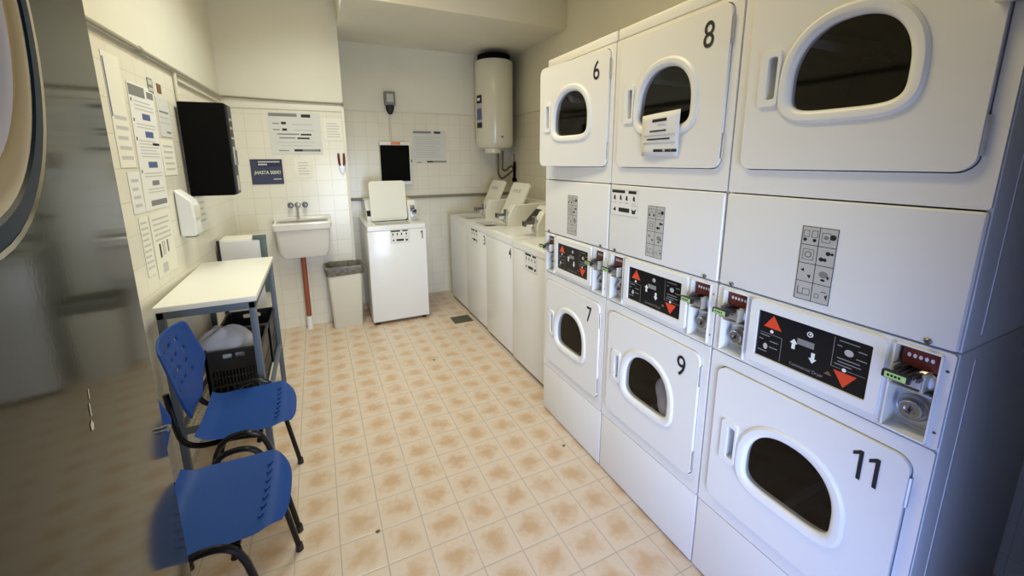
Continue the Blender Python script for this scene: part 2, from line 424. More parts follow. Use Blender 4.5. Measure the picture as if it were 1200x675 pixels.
def coin_unit(parent, u0, u1):
    """A coin bay between u0 and u1 on the lower dryer: recessed box, slide, lock."""
    z0, z1, zs = .995, 1.222, 1.113
    g = G()
    dp = -.048
    g.box((u0, z0-.004, dp), (u0+.004, z1+.004, .006), 0, 0, fr=FD); g.box((u1-.004, z0-.004, dp), (u1, z1+.004, .006), 0, 0, fr=FD)
    g.box((u0, z0-.004, dp), (u1, z0, .006), 0, 0, fr=FD); g.box((u0, z1, dp), (u1, z1+.004, .006), 0, 0, fr=FD)
    g.box((u0, z0, dp-.004), (u1, z1, dp), 0, 0, fr=FD)
    b = g.build('coin_bay', M['white2'], parent, smooth=False)
    uc = (u0+u1)/2
    g = G()
    g.box((u0+.006, zs-.002, dp), (u1-.006, zs+.003, .004), .001, 0, fr=FD)
    g.box((u0+.006, zs+.003, dp), (u1-.006, z1-.004, -.034), .002, 0, fr=FD)
    g.box((u0+.014, zs+.02, -.04), (u1-.020, zs+.044, .030), .003, 0, fr=FD)
    g.lathe(Fr(FD.p(u1-.026, zs+.032, -.04), FD.u, FD.n), [(.024, 0), (.024, .03), (.018, .036), (.004, .037)], n=16)
    g.box((u0+.010, zs+.013, -.01), (u0+.016, zs+.06, .03), .002, 0, fr=FD); g.box((u1-.022, zs+.013, -.01), (u1-.016, zs+.06, .03), .002, 0, fr=FD)
    m = g.build('coin_mechanism', M['zinc'], parent)
    g = G()
    g.box((u0+.012, zs+.056, -.036), (u1-.008, zs+.104, -.012), .002, 0, fr=FD)
    w = (u1-u0-.036)/5
    for k in range(5):
        g.disc(FD, u0+.020+w*(k+.5), zs+.085, w*.34, -.0115, 1, 12, 1.5)
    g.build('coin_slot_plate', [M['coinred'], M['whiteink']], m)
    g = G()
    w = (u1-u0-.036)/5
    for k in range(5):
        g.box((u0+.020+w*k+.002, zs+.044, -.03), (u0+.020+w*(k+1)-.002, zs+.051, .052), .002, 0, fr=FD)
    g.build('coin_slide', M['darksteel'], m)
    g = G()
    g.box((u0+.006, zs+.036, .050), (u1-.030, zs+.056, .066), .004, 0, fr=FD)
    g.rect(FD, u0+.013, zs+.0385, u1-.036, zs+.0535, .0665, 1)
    for k in range(4):
        uu = u0+.018+k*(u1-u0-.062)/4
        g.rect(FD, uu, zs+.043, uu+.005, zs+.049, .0668, 0)
    g.build('slide_grip', [M['black'], M['green']], m)
    F2 = Fr(FD.p(uc, 1.055, dp), FD.u, FD.n)
    g = G(); g.box((-.038, -.052, 0), (.038, .052, .004), .001, 0, fr=F2); g.build('lock_plate', M['zinc'], parent)
    g = G(); g.lathe(F2, [(.034, .002), (.034, .012)])
    g.lathe(F2, [(.033, .012), (.033, .019), (.030, .023), (.025, .020), (.023, .032), (.020, .035), (.012, .035), (.0115, .030)])
    l = g.build('coin_box_lock', M['steel'], parent)
    g = G(); g.box((-.0018, -.007, .0302), (.0018, .007, .0345), 0, 0, fr=F2); g.disc(F2, 0, 0, .004, .0347, 0, 10); g.build('keyhole', M['black'], l, smooth=False)

def control_face(parent):
    F = FD
    g = G(); g.plate(F, [rrect(.137, 1.012, .497, 1.226, .012), rrect(.163, 1.038, .470, 1.195, .004)], 0, .012)
    g.build('control_bezel', M['white2'], parent, bevel=.004)
    g = G(); u0, u1, z0, z1 = .165, .468, 1.040, 1.193
    d = .0045
    g.box((u0-.004, z0-.004, 0), (u1+.004, z1+.004, .004), 0, 0, fr=F)
    tri = lambda c, z, s, up: [(c-s, z), (c+s, z), (c, z+s*1.25*(1 if up else -1))]
    g.poly(F, [(.182, 1.143), (.238, 1.143), (.210, 1.187)], d, 1)
    g.poly(F, [(.388, 1.090), (.416, 1.046), (.444, 1.090)][::1], d, 1)
    g.disc(F, .209, 1.132, .0055, d, 2); g.disc(F, .413, 1.098, .0055, d, 2)
    for c, z, up in ((.277, 1.118, 1), (.333, 1.098, -1)):
        s = 1 if up > 0 else -1
        g.poly(F, [(c, z+.018*s), (c-.011, z+.003*s), (c-.005, z+.003*s), (c-.005, z-.015*s), (c+.005, z-.015*s), (c+.005, z+.003*s), (c+.011, z+.003*s)][::s], d, 2)
    g.rect(F, .286, 1.124, .333, 1.143, d, 3)
    g.disc(F, .318, 1.166, .0085, d, 2); g.disc(F, .318, 1.166, .0055, d+.0003, 0); g.disc(F, .319, 1.167, .0028, d+.0006, 2)
    g.disc(F, .194, 1.077, .007, d, 4, 12, 1.5); g.disc(F, .418, 1.151, .011, d, 4, 12, .9)
    ln = lambda a, b, c, e: g.rect(F, a, b, c, e, d, 3)
    for (a, b, c, e) in ((.172, 1.121, .243, 1.1225), (.2415, 1.045, .243, 1.121), (.380, 1.098, .3815, 1.186), (.3815, 1.098, .405, 1.0995), (.421, 1.098, .462, 1.0995)):
        ln(a, b, c, e)
    for (a, c, z) in ((.174, .205, 1.112), (.172, .185, 1.097), (.206, .232, 1.097), (.172, .20, 1.058), (.206, .232, 1.077), (.392, .44, 1.178), (.389, .40, 1.163), (.438, .458, 1.163), (.436, .46, 1.14), (.392, .446, 1.127), (.395, .45, 1.117), (.388, .43, 1.108)):
        g.rect(F, a, z, c, z+.003, d, 3)
    g.text(F, 'Commercial Dryer', .272, 1.047, .366, 1.060, d, 3)
    g.poly(F, [(.366, 1.066), (.386, 1.066), (.376, 1.078)], d, 5)
    g.build('control_film', [M['overlay'], M['red'], M['whiteink'], M['dimwhite'], M['sticker'], M['brownink']], parent, smooth=False)

def diagram_sticker(parent):
    F = FD; u0, u1, z0, z1 = .259, .352, 1.266, 1.487
    g = G(); g.box((u0, z0, .0), (u1, z1, .0013), 0, 0, fr=F)
    d = .0016; um = (u0+u1)/2; b = .0018
    for a in (u0, um-b/2, u1-b): g.rect(F, a, z0, a+b, z1, d, 1)
    hs = (z1-z0)/4
    for k in range(5): g.rect(F, u0, min(z0+k*hs, z1-b), u1, min(z0+k*hs, z1-b)+b, d, 1)
    rnd = random.Random(3)
    cw = um-u0
    def ring(cx, cz, w, h):
        for (a, bb, c, e) in ((cx-w, cz-h, cx+w, cz-h+.0012), (cx-w, cz+h-.0012, cx+w, cz+h), (cx-w, cz-h, cx-w+.0012, cz+h), (cx+w-.0012, cz-h, cx+w, cz+h)):
            g.rect(F, a, bb, c, e, d, 1)
    cells = [(u0+cw*(i+.5), z1-hs*(j+.5)) for j in range(4) for i in range(2)]
    c = cells[0]; ring(c[0]-.011, c[1]+.006, .008, .010); ring(c[0]+.011, c[1]+.006, .008, .010); g.disc(F, c[0]-.013, c[1]-.012, .005, d+.0002, 1); g.disc(F, c[0]+.012, c[1]-.012, .005, d+.0002, 1)
    c = cells[1]; ring(c[0]-.006, c[1], .011, .014); g.disc(F, c[0]-.006, c[1], .006, d, 2); g.disc(F, c[0]+.011, c[1]+.003, .008, d+.0002, 1)
    c = cells[2]; ring(c[0], c[1], .015, .016); g.disc(F, c[0], c[1], .009, d, 1); g.disc(F, c[0], c[1], .007, d+.0002, 0)
    c = cells[3]; g.disc(F, c[0]-.011, c[1]-.008, .006, d, 1); g.disc(F, c[0]-.002, c[1]-.008, .005, d, 1); g.disc(F, c[0]+.004, c[1]+.011, .006, d, 1); g.disc(F, c[0]+.014, c[1]+.011, .004, d, 1)
    c = cells[4]; g.poly(F, [(c[0]-.014, c[1]+.006), (c[0]-.004, c[1]+.002), (c[0]-.006, c[1]+.014)], d, 1); g.poly(F, [(c[0]+.004, c[1]-.006), (c[0]+.015, c[1]-.004), (c[0]+.012, c[1]-.016)], d, 1)
    c = cells[5]; g.disc(F, c[0], c[1]+.004, .012, d, 2, 16, .8); g.poly(F, [(c[0]+.006, c[1]+.002), (c[0]+.016, c[1]), (c[0]+.012, c[1]-.010)], d, 1); g.disc(F, c[0], c[1]-.012, .006, d, 1, 12, .6)
    c = cells[6]; ring(c[0]+.008, c[1]-.002, .010, .010); g.rect(F, c[0]-.016, c[1]-.012, c[0]-.014, c[1]+.012, d, 1); g.rect(F, c[0]-.016, c[1]-.012, c[0]-.003, c[1]-.010, d, 1)
    c = cells[7]; ring(c[0]-.010, c[1]-.006, .006, .006); g.rect(F, c[0], c[1]+.008, c[0]+.014, c[1]+.010, d, 1); g.poly(F, [(c[0]+.010, c[1]-.002), (c[0]+.017, c[1]+.004), (c[0]+.016, c[1]-.014)], d, 1)
    g.build('diagram_sticker', [M['sticker'], M['ink'], M['greyink']], parent, smooth=False)

def icon_sheet(F, u0, z0, u1, z1, d0=0.0, name='instruction_sticker', parent=None):
    g = G(); g.box((u0, z0, d0), (u1, z1, d0+.0012), 0, 0, fr=F); d = d0+.0015
    w, h = u1-u0, z1-z0
    q = lambda a, b, c, e, m=1: g.rect(F, u0+a*w, z0+b*h, u0+c*w, z0+e*h, d, m)
    q(.03, .86, .52, .97); q(.64, .86, .92, .97)
    for i, a in enumerate((.13, .36, .58, .84)):
        g.poly(F, [(u0+(a-.035)*w, z0+.62*h), (u0+(a+.045)*w, z0+.58*h), (u0+(a+.03)*w, z0+.76*h), (u0+(a-.02)*w, z0+.78*h)], d, 1)
        q(a-.07, .47, a+.07, .51, 2); 
    q(.78, .40, .95, .43, 2)
    g.poly(F, [(u0+.08*w, z0+.20*h), (u0+.20*w, z0+.14*h), (u0+.18*w, z0+.32*h)], d, 1)
    q(.30, .14, .70, .30, 1); g.poly(F, [(u0+.77*w, z0+.30*h), (u0+.80*w, z0+.12*h), (u0+.90*w, z0+.12*h), (u0+.94*w, z0+.32*h), (u0+.85*w, z0+.24*h)], d, 1)
    for a in (0, .985): q(a, 0, a+.015, 1, 2)
    for b in (0, .98): q(0, b, 1, b+.02, 2)
    o = g.build(name, [M['paper'], M['ink'], M['paleink']], parent, smooth=False)
    return o

def lower_dryer():
    t = empty('tumble_dryer', (0, 0, 0))
    cabinet_shell(t, .0, 1.234)
    g = G(); g.box((.004, .010, -.016), (W-.004, .331, 0), .006, 0, fr=FD); g.build('kick_panel', M['white'], t)
    g = G(); g.box((.02, 0, -.03), (W-.02, .02, -.012), 0, 0, fr=FD); g.build('plinth', M['seam'], t, smooth=False)
    front_panel(t, .335, .982, .395)
    drum(t, .66)
    g = G(); g.plate(FD, [rrect(.004, .986, W-.004, 1.235, .008), rrect(.028, .993, .122, 1.224, .004, 3), rrect(.507, .993, .597, 1.224, .004, 3)], -.016, 0)
    for u in (.136, .136, .490, .606):
        for z in (1.03, 1.19):
            g.disc(FD, u, z, .0035, .0006, 1, 10)
    g.build('control_panel', [M['white'], M['darksteel']], t, bevel=.004)
    control_face(t)
    coin_unit(t, .028, .122); coin_unit(t, .507, .597)
    d = door_parts(t, .395)
    return t, d
def upper_dryer():
    t = empty('tumble_dryer', (0, 0, 1.2365))
    Z = 1.2365
    # parts are modelled in world height, then lowered into the empty's own space
    kids = []
    kids.append(cabinet_shell(None, 1.238, 2.208))
    g = G(); g.box((.004, 1.240, -.016), (W-.004, 1.5645, .004), .010, 0, seg=3, fr=FD); kids.append(g.build('fascia_panel', M['white'], None))
    for u in (.055, .565):
        g = G(); F2 = Fr(FD.p(u, 1.250, .004), FD.u, FD.n); g.lathe(F2, [(.0075, -.004), (.0075, .003), (.004, .006), (.001, .006)], n=14); kids.append(g.build('screw', M['darksteel'], None))
    kids.append(front_panel(None, 1.5685, 2.207, 1.648))
    kids.append(drum(None, 1.91))
    g = G(); g.box((.006, 2.213, -.70), (W-.006, 2.257, -.004), .006, 0, fr=FD); kids.append(g.build('top_cap', M['white'], None))
    n0 = set(bpy.data.objects)
    diagram_sticker(None)
    kids += [o for o in bpy.data.objects if o not in n0]
    kids[-1].location.x = -.004
    d = door_parts(None, 1.648); kids.append(d)
    for o in kids:
        o.parent = t; o.location.z -= Z
    return t, d
def one(g, F, u, z0, z1, d):
    g.poly(F, [(u+.004, z0), (u+.0135, z0), (u+.0135, z1), (u+.006, z1), (u-.010, z1-.012), (u-.010, z1-.022), (u+.004, z1-.013)], d, 0)
def number(door, txt):
    F = Fr((0, 0, 0), (0, -1, 0), (-1, 0, 0))
    w = .054 if len(txt) > 1 else (.030 if txt == '1' else .042)
    c = .500-HU
    g = G()
    if txt == '11':
        for a in (c-.022, c+.014): one(g, F, a, .415, .503, .0125)
    else: g.text(F, txt, c-w/2, .415, c+w/2, .503, .0125, 0, bold=.004)
    return g.build('number_decal', M['ink'], door, smooth=False)

lo0, lod0 = lower_dryer(); up0, upd0 = upper_dryer()
specs = [('7', '6'), ('9', '8'), ('11', '10')]
LL = {'7': 'white coin tumble dryer numbered 7 with small dark window, bottom of the farthest stack',
      '9': 'white coin tumble dryer numbered 9 with laundry behind its window, bottom of the middle stack',
      '11': 'white coin tumble dryer numbered 11, bottom of the stack nearest the door',
      '6': 'white tumble dryer numbered 6 with its door ajar, standing on dryer 7',
      '8': 'white tumble dryer numbered 8 with a notice taped to its window, standing on dryer 9',
      '10': 'white tumble dryer standing on dryer 11, its number above the picture edge'}
dryers = {}
for k, (a, b) in enumerate(specs):
    lo = lo0 if k == 0 else copy_tree(lo0); up = up0 if k == 0 else copy_tree(up0)
    lo.location = (0, -W*k, 0); up.location = (0, -W*k, 1.2365)
    for o, n in ((lo, a), (up, b)):
        tag(o, LL[n], 'dryer', 'stacked coin tumble dryers'); dryers[n] = o
for n, o in dryers.items():
    d = [c for c in o.children if c.name.split('.')[0] == 'door'][0]
    if n == '10':
        number(d, '10').location.z += .02
    else: number(d, n)
    if n == '6': d.rotation_euler.z = R(6.5)
# a grey cover over the upper hinge of the nearest upper dryer
g = G(); F = Fr((-.012, 0, -1.2365), (0, -1, -.12), (-1, 0, 0)); g.box((.568, 2.052, .0), (.66, 2.10, .022), .006, 0, fr=F)
g.build('hinge_cover', M['zinc'], dryers['10'])
tag(icon_sheet(Fr((-.004, -W, 0), (0, -1, 0), (-1, 0, 0)), .014, 1.423, .197, 1.545, 0, 'instruction_sheet'), 'white instruction sheet with small icons on the panel below dryer 8', 'sheet')
# taped notice on the window of dryer 8
g = G(); F = Fr((-.031, -W, 0), (0.0, -1, 0), (-1, 0, 0)); n = 7
pts = [(.222, 1.858), (.415, 1.868), (.405, 1.692), (.214, 1.696)]
def bil(a, b): 
    p = [(pts[3][i]*(1-a)+pts[2][i]*a)*(1-b)+(pts[0][i]*(1-a)+pts[1][i]*a)*b for i in (0, 1)]
    return p
def nz(a, b): return .004*math.sin(a*5)+.003*b + (-.012*(1-b) if b < .75 else -.003)
rows = [[F.p(*bil(i/n, j/n), nz(i/n, j/n)) for i in range(n+1)] for j in range(n+1)]
g.loft(rows, 0, closed=False)
def mark(a0, b0, a1, b1, mi):
    g.loft([[F.p(*bil(a0+(a1-a0)*i/4, b), nz(a0+(a1-a0)*i/4, b)+.0012) for i in range(5)] for b in (b0, b1)], mi, closed=False)
mark(.32, .80, .68, .87, 1); mark(.48, .72, .66, .745, 2); mark(.26, .575, .68, .61, 1); mark(.10, .48, .90, .51, 2); mark(.18, .385, .78, .42, 1); mark(.08, .30, .92, .33, 2); mark(.38, .10, .97, .165, 1); mark(.62, .105, .9, .16, 2)
o = tag(g.build('taped_notice', [M['paper'], M['ink'], M['paleink']]), 'white paper notice taped over the window of dryer 8', 'notice')
md = o.modifiers.new('thick', 'SOLIDIFY'); md.thickness = .0006; md.offset = -1

# laundry inside dryer 9
def cloth_heap(name, c, rx, ry, rz, seed, m, amp=.25, nlat=16, nlon=28, flat=None, sharp=1.0):
    rnd = random.Random(seed); ph = [(rnd.uniform(0, 6.28), rnd.randint(2, 6), rnd.randint(1, 4), rnd.uniform(.3, 1)) for _ in range(7)]
    g = G(); loops = []
    for i in range(1, nlat):
        th = math.pi*i/nlat; lp = []
        for k in range(nlon):
            f = 2*math.pi*k/nlon
            r = 1+amp*sum(w*math.sin(a*f+b*th*2+p) for p, a, b, w in ph)/3.2
            z = math.cos(th)*rz*r
            if flat is not None: z = max(z, flat)
            lp.append((c[0]+rx*r*math.sin(th)*math.cos(f), c[1]+ry*r*math.sin(th)*math.sin(f), c[2]+z))
        loops.append(lp)
    g.loft(loops, cap0=True, cap1=True)
    o = g.build(name, m, ang=80)
    md = o.modifiers.new('s', 'SUBSURF'); md.levels = 1; md.render_levels = 1
    return o
tag(cloth_heap('laundry', (.095, -W-.385, .60), .07, .085, .11, 5, M['towel'], .22), 'crumpled pale laundry seen through the window of dryer 9', 'laundry')

# ------------------------------------------------------------------ top-loading washers
def washer(txt, is_open, sticker, console_h=1.255, lean=(.36, .545, 1.447), lid_print=True):
    t = empty('washing_machine', (0, 0, 0))
    Ww = .594; H = 1.045
    F = Fr((0, 0, 0), (0, -1, 0), (-1, 0, 0))        # front face; u 0..Ww
    T = Fr((0, 0, H), (0, -1, 0), (0, 0, 1), (1, 0, 0))   # top face: u across, v towards the back
    g = G(); g.box((.0, -Ww+.003, .035), (.83, -.003, 1.0), .010)
    c = g.build('cabinet', M['white'], t)
    g = G(); g.plate(T, [rrect(.002, -.004, Ww-.002, .83, .012), rrect(.10, .06, .45, .285, .04)], -.045, 0)
    g.build('top_panel', M['white'], t, bevel=.008)
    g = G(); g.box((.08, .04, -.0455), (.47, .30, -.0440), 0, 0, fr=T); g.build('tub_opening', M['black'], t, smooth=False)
    for (x, y) in ((.05, -.05), (.05, -Ww+.05), (.76, -.05), (.76, -Ww+.05)):
        g = G(); g.tube([(x, y, 0), (x, y, .036)], .022, 10); g.build('foot', M['black'], t)
    # lid
    if is_open:
        a = Vector((lean[0], 0, H+.012)); bz = Vector((lean[1], 0, lean[2]))
        L = Fr(a, (0, -1, 0), Vector((bz.x-a.x, 0, bz.z-a.z)).cross(Vector((0, -1, 0)))*-1, (bz-a).normalized())
        ln = (bz-a).length
        if L.n.x > 0: L.n = -L.n
    else:
        L = Fr((.30, 0, H+.003), (0, -1, 0), (0, 0, 1), (-1, 0, 0)); ln = .265
    g = G(); g.plate(L, [rrect(.085, 0, .465, ln, .035)], -.010, .010)
    if is_open:
        g.plate(L, [rrect(.105, .02, .445, ln-.02, .03)], .008, .013)
    ld = g.build('lid', M['cream'] if is_open else M['white'], t, bevel=.006)
    if is_open and lid_print:
        g = G()
        for k in range(3): g.rect(L, .17+.06*k, ln-.115, .215+.06*k, ln-.075, .0145, 0)
        g.build('lid_print', M['paleink'], ld, smooth=False)
    # console: vertical then sloping front, coin case at the right-hand end
    pf = lambda f: [(f, H-.002), (f, 1.15), (f+.065, console_h), (.80, console_h), (.80, H-.002)]
    S_ = Fr((0, 0, 0), (1, 0, 0), (0, -1, 0))
    g = G(); g.plate(S_, [[(.37, H-.002), (.37, 1.08), (.55, console_h), (.80, console_h), (.80, H-.002)]], .05, .455)
    g.build('console', M['white'], t, bevel=.006)
    g = G(); g.plate(S_, [pf(.25)], .47, .555); cc = g.build('coin_case', M['cream'], t, bevel=.006)
    sl = Fr((.37, 0, 1.08), (0, -1, 0), (-.175, 0, .18), (.18, 0, .175))
    g = G(); g.box((.055, .03, .0), (.17, .20, .003), .001, 0, fr=sl); g.build('display_window', M['overlay'], t, smooth=False)
    CF = Fr((.25, 0, 0), (0, -1, 0), (-1, 0, 0))
    g = G(); g.box((.485, 1.075, 0), (.535, 1.215, .018), .003, 0, fr=CF); g.box((.492, 1.085, .016), (.528, 1.12, .03), .003, 0, fr=CF)
    cm = g.build('coin_meter', M['zinc'], t)
    g = G(); g.box((.488, 1.150, .01), (.532, 1.172, .115), .003, 0, fr=CF); g.box((.486, 1.135, .095), (.534, 1.18, .115), .004, 0, fr=CF); g.build('coin_slide', M['darksteel'], cm)
    g = G(); 
    for k in range(4): g.box((.487, 1.178+.009*k, .018), (.533, 1.183+.009*k, .024), .001, 0, fr=CF)
    g.build('coin_slots', M['black'], cm)
    if txt:
        w = .024 if txt == '1' else .042
        g = G()
        if txt == '1': one(g, F, .542, .885, .970, .0015)
        else: g.text(F, txt, .555-w, .882, .555, .972, .0015, 0, bold=.006)
        g.build('number_decal', M['ink'], t, smooth=False)
    if sticker: icon_sheet(F, sticker, .86, sticker+.19, .995, .001, 'instruction_sticker', t)
    return t
for (n, y, x, op, st, lab) in (
        ('2', 2.50, .138, True, None, 'white top-loading coin washer with raised lid at the far end of the row'),
        ('3', 1.90, .130, True, .17, 'white top-loading coin washer numbered 3, lid raised, icon sticker on front'),
        ('4', 1.30, .118, False, None, 'white top-loading coin washer numbered 4 with lid closed, no sticker on its front'),
        ('', .70, .108, False, .22, 'white top-loading coin washer right beside dryer 7, icon sticker on its front')):
    t = washer(n if n != '2' else '', op, st); t.location = (x, y, 0)
    tag(t, lab, 'washing machine', 'top-loading washers along the right wall')
t = washer('1', True, .225, 1.265, (.30, .375, 1.475), False); t.location = (-.885, 1.958, 0); t.rotation_euler.z = R(90)
tag(t, 'white top-loading coin washer numbered 1 standing alone against the back wall, lid raised', 'washing machine')

# ------------------------------------------------------------------ boiler and plumbing at the back
t = empty('water_heater', (.755, 2.535, 1.79), 0, 'cream cylindrical water heater hung high in the back corner', 'water heater')
F = Fr((0, 0, 0), (1, 0, 0), (0, 0, 1), (0, 1, 0))
g = G(); g.lathe(F, [(.06, .025), (.15, .032), (.2, .05), (.222, .085), (.228, .10), (.228, 1.02), (.22, 1.045), (.18, 1.06), (.05, 1.066)], n=48); g.build('tank', M['boiler'], t)
g = G(); g.lathe(F, [(.10, -.018), (.105, .0), (.105, .04)], n=32, cu=-.045, cv=-.05); g.build('bottom_cap', M['boiler'], t)
g = G(); g.lathe(F, [(.17, 1.05), (.195, 1.056), (.195, 1.115), (.12, 1.13)], n=40); g.box((.10, .08, .06), (.235, .25, 1.13), .01, 0); g.build('black_top_and_back', M['mattblack'], t)  # black ring over the top and black block behind the tank
n = 10
lab = []
def cyl_patch(g, a0, a1, z0, z1, r, mi):
    g.loft([[(r*math.cos(R(a0+(a1-a0)*i/8)), r*math.sin(R(a0+(a1-a0)*i/8)), z) for i in range(9)] for z in (z0, z1)], mi, closed=False)
g = G(); cyl_patch(g, 180, 208, .27, .66, .2287, 0); cyl_patch(g, 182, 207, .56, .65, .2295, 1); cyl_patch(g, 183, 206, .37, .50, .2295, 2); cyl_patch(g, 182, 207, .28, .34, .2295, 1); cyl_patch(g, 186, 200, .59, .62, .2302, 3)
g.build('rating_label', [M['sticker'], M['ink'], M['blueink'], M['whiteink']], t)
g = G(); cyl_patch(g, 262, 275, .12, .21, .229, 0); g.build('thermostat_plate', M['boiler'], t)
g = G(); g.tube([(-.0, -.228, .17), (-.0, -.245, .17)], .012, 12); g.build('thermostat_knob', M['darkpipe'], t)
for dx, pts in ((0, [(.79, 2.50, 1.80), (.79, 2.5, 1.66), (.80, 2.52, 1.53), (.86, 2.56, 1.46), (.96, 2.60, 1.50), (1.05, 2.62, 1.56)]),
                (1, [(.85, 2.50, 1.80), (.85, 2.5, 1.66), (.86, 2.53, 1.58), (.92, 2.56, 1.56), (.99, 2.6, 1.60), (1.06, 2.62, 1.62)])):
    g = G(); g.tube(smooth_path(pts, 6), .013, 8)
    tag(g.build('water_hose', M['hose']), ['lower dark flexible hose looping from water heater to the wall valve', 'upper dark flexible hose curving from water heater to the wall valve'][dx], 'hose', 'heater hoses')
t = empty('wall_valve', (1.06, 2.62, 1.55), 0, 'dark metal pipe valve on the right wall below the water heater', 'valve')
g = G(); g.tube([(0.01, 0, -.12), (0.01, 0, .12)], .018, 10); g.tube([(.03, -.02, -.12), (.0, -.02, -.12)], .02, 10); g.box((-.01, -.02, -.14), (.03, .03, -.09), .006); g.box((-.012, -.02, .02), (.025, .02, .06), .006); g.build('valve_body', M['mattblack'], t)
g = G(); g.tube([(0, -.01, .10), (-.004, -.012, .22)], .006, 8); g.build('lever', M['brown'], t)

# ------------------------------------------------------------------ things on the back wall
BW = Fr((0, 2.787, 0), (1, 0, 0), (0, -1, 0))
AW = Fr((0, 2.295, 0), (1, 0, 0), (0, -1, 0))
t = empty('electrical_panel', (-.42, 2.787, 1.42), 0, 'white wall cabinet with black glossy door, behind washer 1', 'electrical panel')
g = G(); g.box((-.605, 1.415, 0), (-.255, 1.905, .085), .008, 0, fr=BW); b = g.build('housing', M['white2']); 
g = G(); g.box((-.603, 1.452, .08), (-.272, 1.866, .098), .004, 0, fr=BW); c = g.build('black_door', M['mattblack'])
g = G(); g.box((-.48, 1.872, .084), (-.37, 1.902, .088), .001, 0, fr=BW); d = g.build('orange_label', M['orange'])
g = G(); g.box((-.255, 1.67, .03), (-.232, 1.70, .05), .004, 0, fr=BW); e = g.build('latch', M['darksteel'])
for o in (b, c, d, e): o.parent = t; o.matrix_parent_inverse = Matrix.Translation(-Vector(t.location))
t = empty('emergency_lamp', (-.455, 2.787, 2.3), 0, 'small dark grey lamp unit on the back wall above the black panel', 'lamp')
g = G(); g.box((-.515, 2.31, 0), (-.392, 2.46, .07), .012, 0, fr=BW); b = g.build('lamp_housing', M['greyink'])
g = G(); g.box((-.492, 2.345, .068), (-.415, 2.435, .076), .006, 0, fr=BW); c = g.build('lens', M['sticker'])
g = G(); g.loft([[BW.p(-.455+r*math.cos(2*math.pi*k/14), z, .035+r*.8*math.sin(2*math.pi*k/14)) for k in range(14)] for r, z in ((.05, 2.315), (.046, 2.27), (.032, 2.235), (.02, 2.215))], cap0=True, cap1=True); d = g.build('cable_gland', M['ink'])
for o in (b, c, d): o.parent = t; o.matrix_parent_inverse = Matrix.Translation(-Vector(t.location))
g = G(); g.tube([BW.p(-.462, 1.905, .012), BW.p(-.462, 2.22, .012)], .011, 8); tag(g.build('cable_conduit', M['conduit']), 'thin cream conduit running from the grey lamp down to the black panel', 'conduit')

def sheet(name, F, u0, v0, u1, v1, marks, mats, label, cat, skew=0.0, d0=.001, group=None):
    """A paper on a wall: marks are (a0,b0,a1,b1,material) in fractions of the sheet."""
    g = G(); w, h = u1-u0, v1-v0
    q = lambda a, b: (u0+a*w+skew*b, v0+b*h)
    g.plate(F, [[q(0, 0), q(1, 0), q(1, 1), q(0, 1)]], d0, d0+.0015)
    for (a0, b0, a1, b1, mi) in marks:
        g.poly(F, [q(a0, b0), q(a1, b0), q(a1, b1), q(a0, b1)], d0+.0018, mi)
    return tag(g.build(name, mats, smooth=False), label, cat, group)
PM = [M['paper'], M['ink'], M['greyink'], M['paleink'], M['blueink']]
lines = lambda b0, b1, n, a0=.1, a1=.9, mi=3: [(a0, b0+(b1-b0)*(i+.25)/n, a1-(.12 if i % 3 == 2 else 0), b0+(b1-b0)*(i+.62)/n, mi) for i in range(n)]
sheet('wall_notice', BW, -.205, 1.66, .205, 2.05, [(.02, .90, .55, .965, 2), (.64, .90, .84, .965, 1), (.10, .01, .24, .035, 2), (.40, .015, .58, .065, 1), (.58, .015, 1.0, .065, 2)] + lines(.16, .82, 10, .08, .82),
      [M['paper3']] + PM[1:], 'grey notice of small print lines on the back wall between panel and water heater', 'notice', -.0)
sheet('price_notice', AW, -1.66, 1.755, -1.21, 2.145,
      [(.02, .90, .55, .975, 2), (.63, .89, .81, .965, 1), (.08, .72, .20, .745, 2), (.24, .715, .33, .775, 1), (.44, .70, .84, .735, 3),
       (.08, .575, .20, .60, 2), (.25, .565, .34, .62, 1), (.45, .57, .85, .60, 3), (.15, .47, .56, .50, 2), (.59, .46, .80, .50, 1), (.18, .38, .48, .41, 2), (.52, .37, .76, .41, 1),
       (.12, .28, .84, .305, 3), (.20, .20, .78, .222, 3), (.15, .08, .34, .105, 2), (.44, .07, .60, .125, 1), (.60, .07, .95, .125, 2), (.93, .07, .95, .125, 1)],
      [M['paper3']] + PM[1:], 'large pale price notice with black figures on the tiles above the basin', 'notice')
sheet('small_notice', AW, -1.185, 1.885, -1.015, 2.10, lines(.15, .85, 6, .15, .85), [M['paper2']] + PM[1:], 'small cream sheet right of the large price notice', 'notice')
sheet('small_notice', AW, -1.475, 1.525, -1.325, 1.72, lines(.15, .85, 5, .2, .8), [M['paper2']] + PM[1:], 'small cream sheet below the price notice, right of the navy sign', 'notice')
g = G(); u0, v0, u1, v1 = -1.845, 1.475, -1.580, 1.710; w, h = u1-u0, v1-v0
g.box((u0, v0, .001), (u1, v1, .006), .001, 0, fr=AW)
g.rect(AW, u0+.2*w, v0+.70*h, u0+.98*w, v0+.97*h, .0063, 1)
g.rect(AW, u0+.24*w, v0+.87*h, u0+.92*w, v0+.925*h, .0066, 3); g.rect(AW, u0+.24*w, v0+.76*h, u0+.52*w, v0+.825*h, .0066, 3)
g.text(AW, '¡HASTA 500€!', u0+.10*w, v0+.37*h, u0+.92*w, v0+.55*h, .0064, 2, bold=.012)
g.rect(AW, u0+.68*w, v0+.18*h, u0+.93*w, v0+.225*h, .0064, 3)
tag(g.build('navy_sign', [M['navy'], M['navydark'], M['signtext'], M['sticker']], smooth=False), 'small navy sign with pale lettering on the tiles left of the basin taps', 'sign')

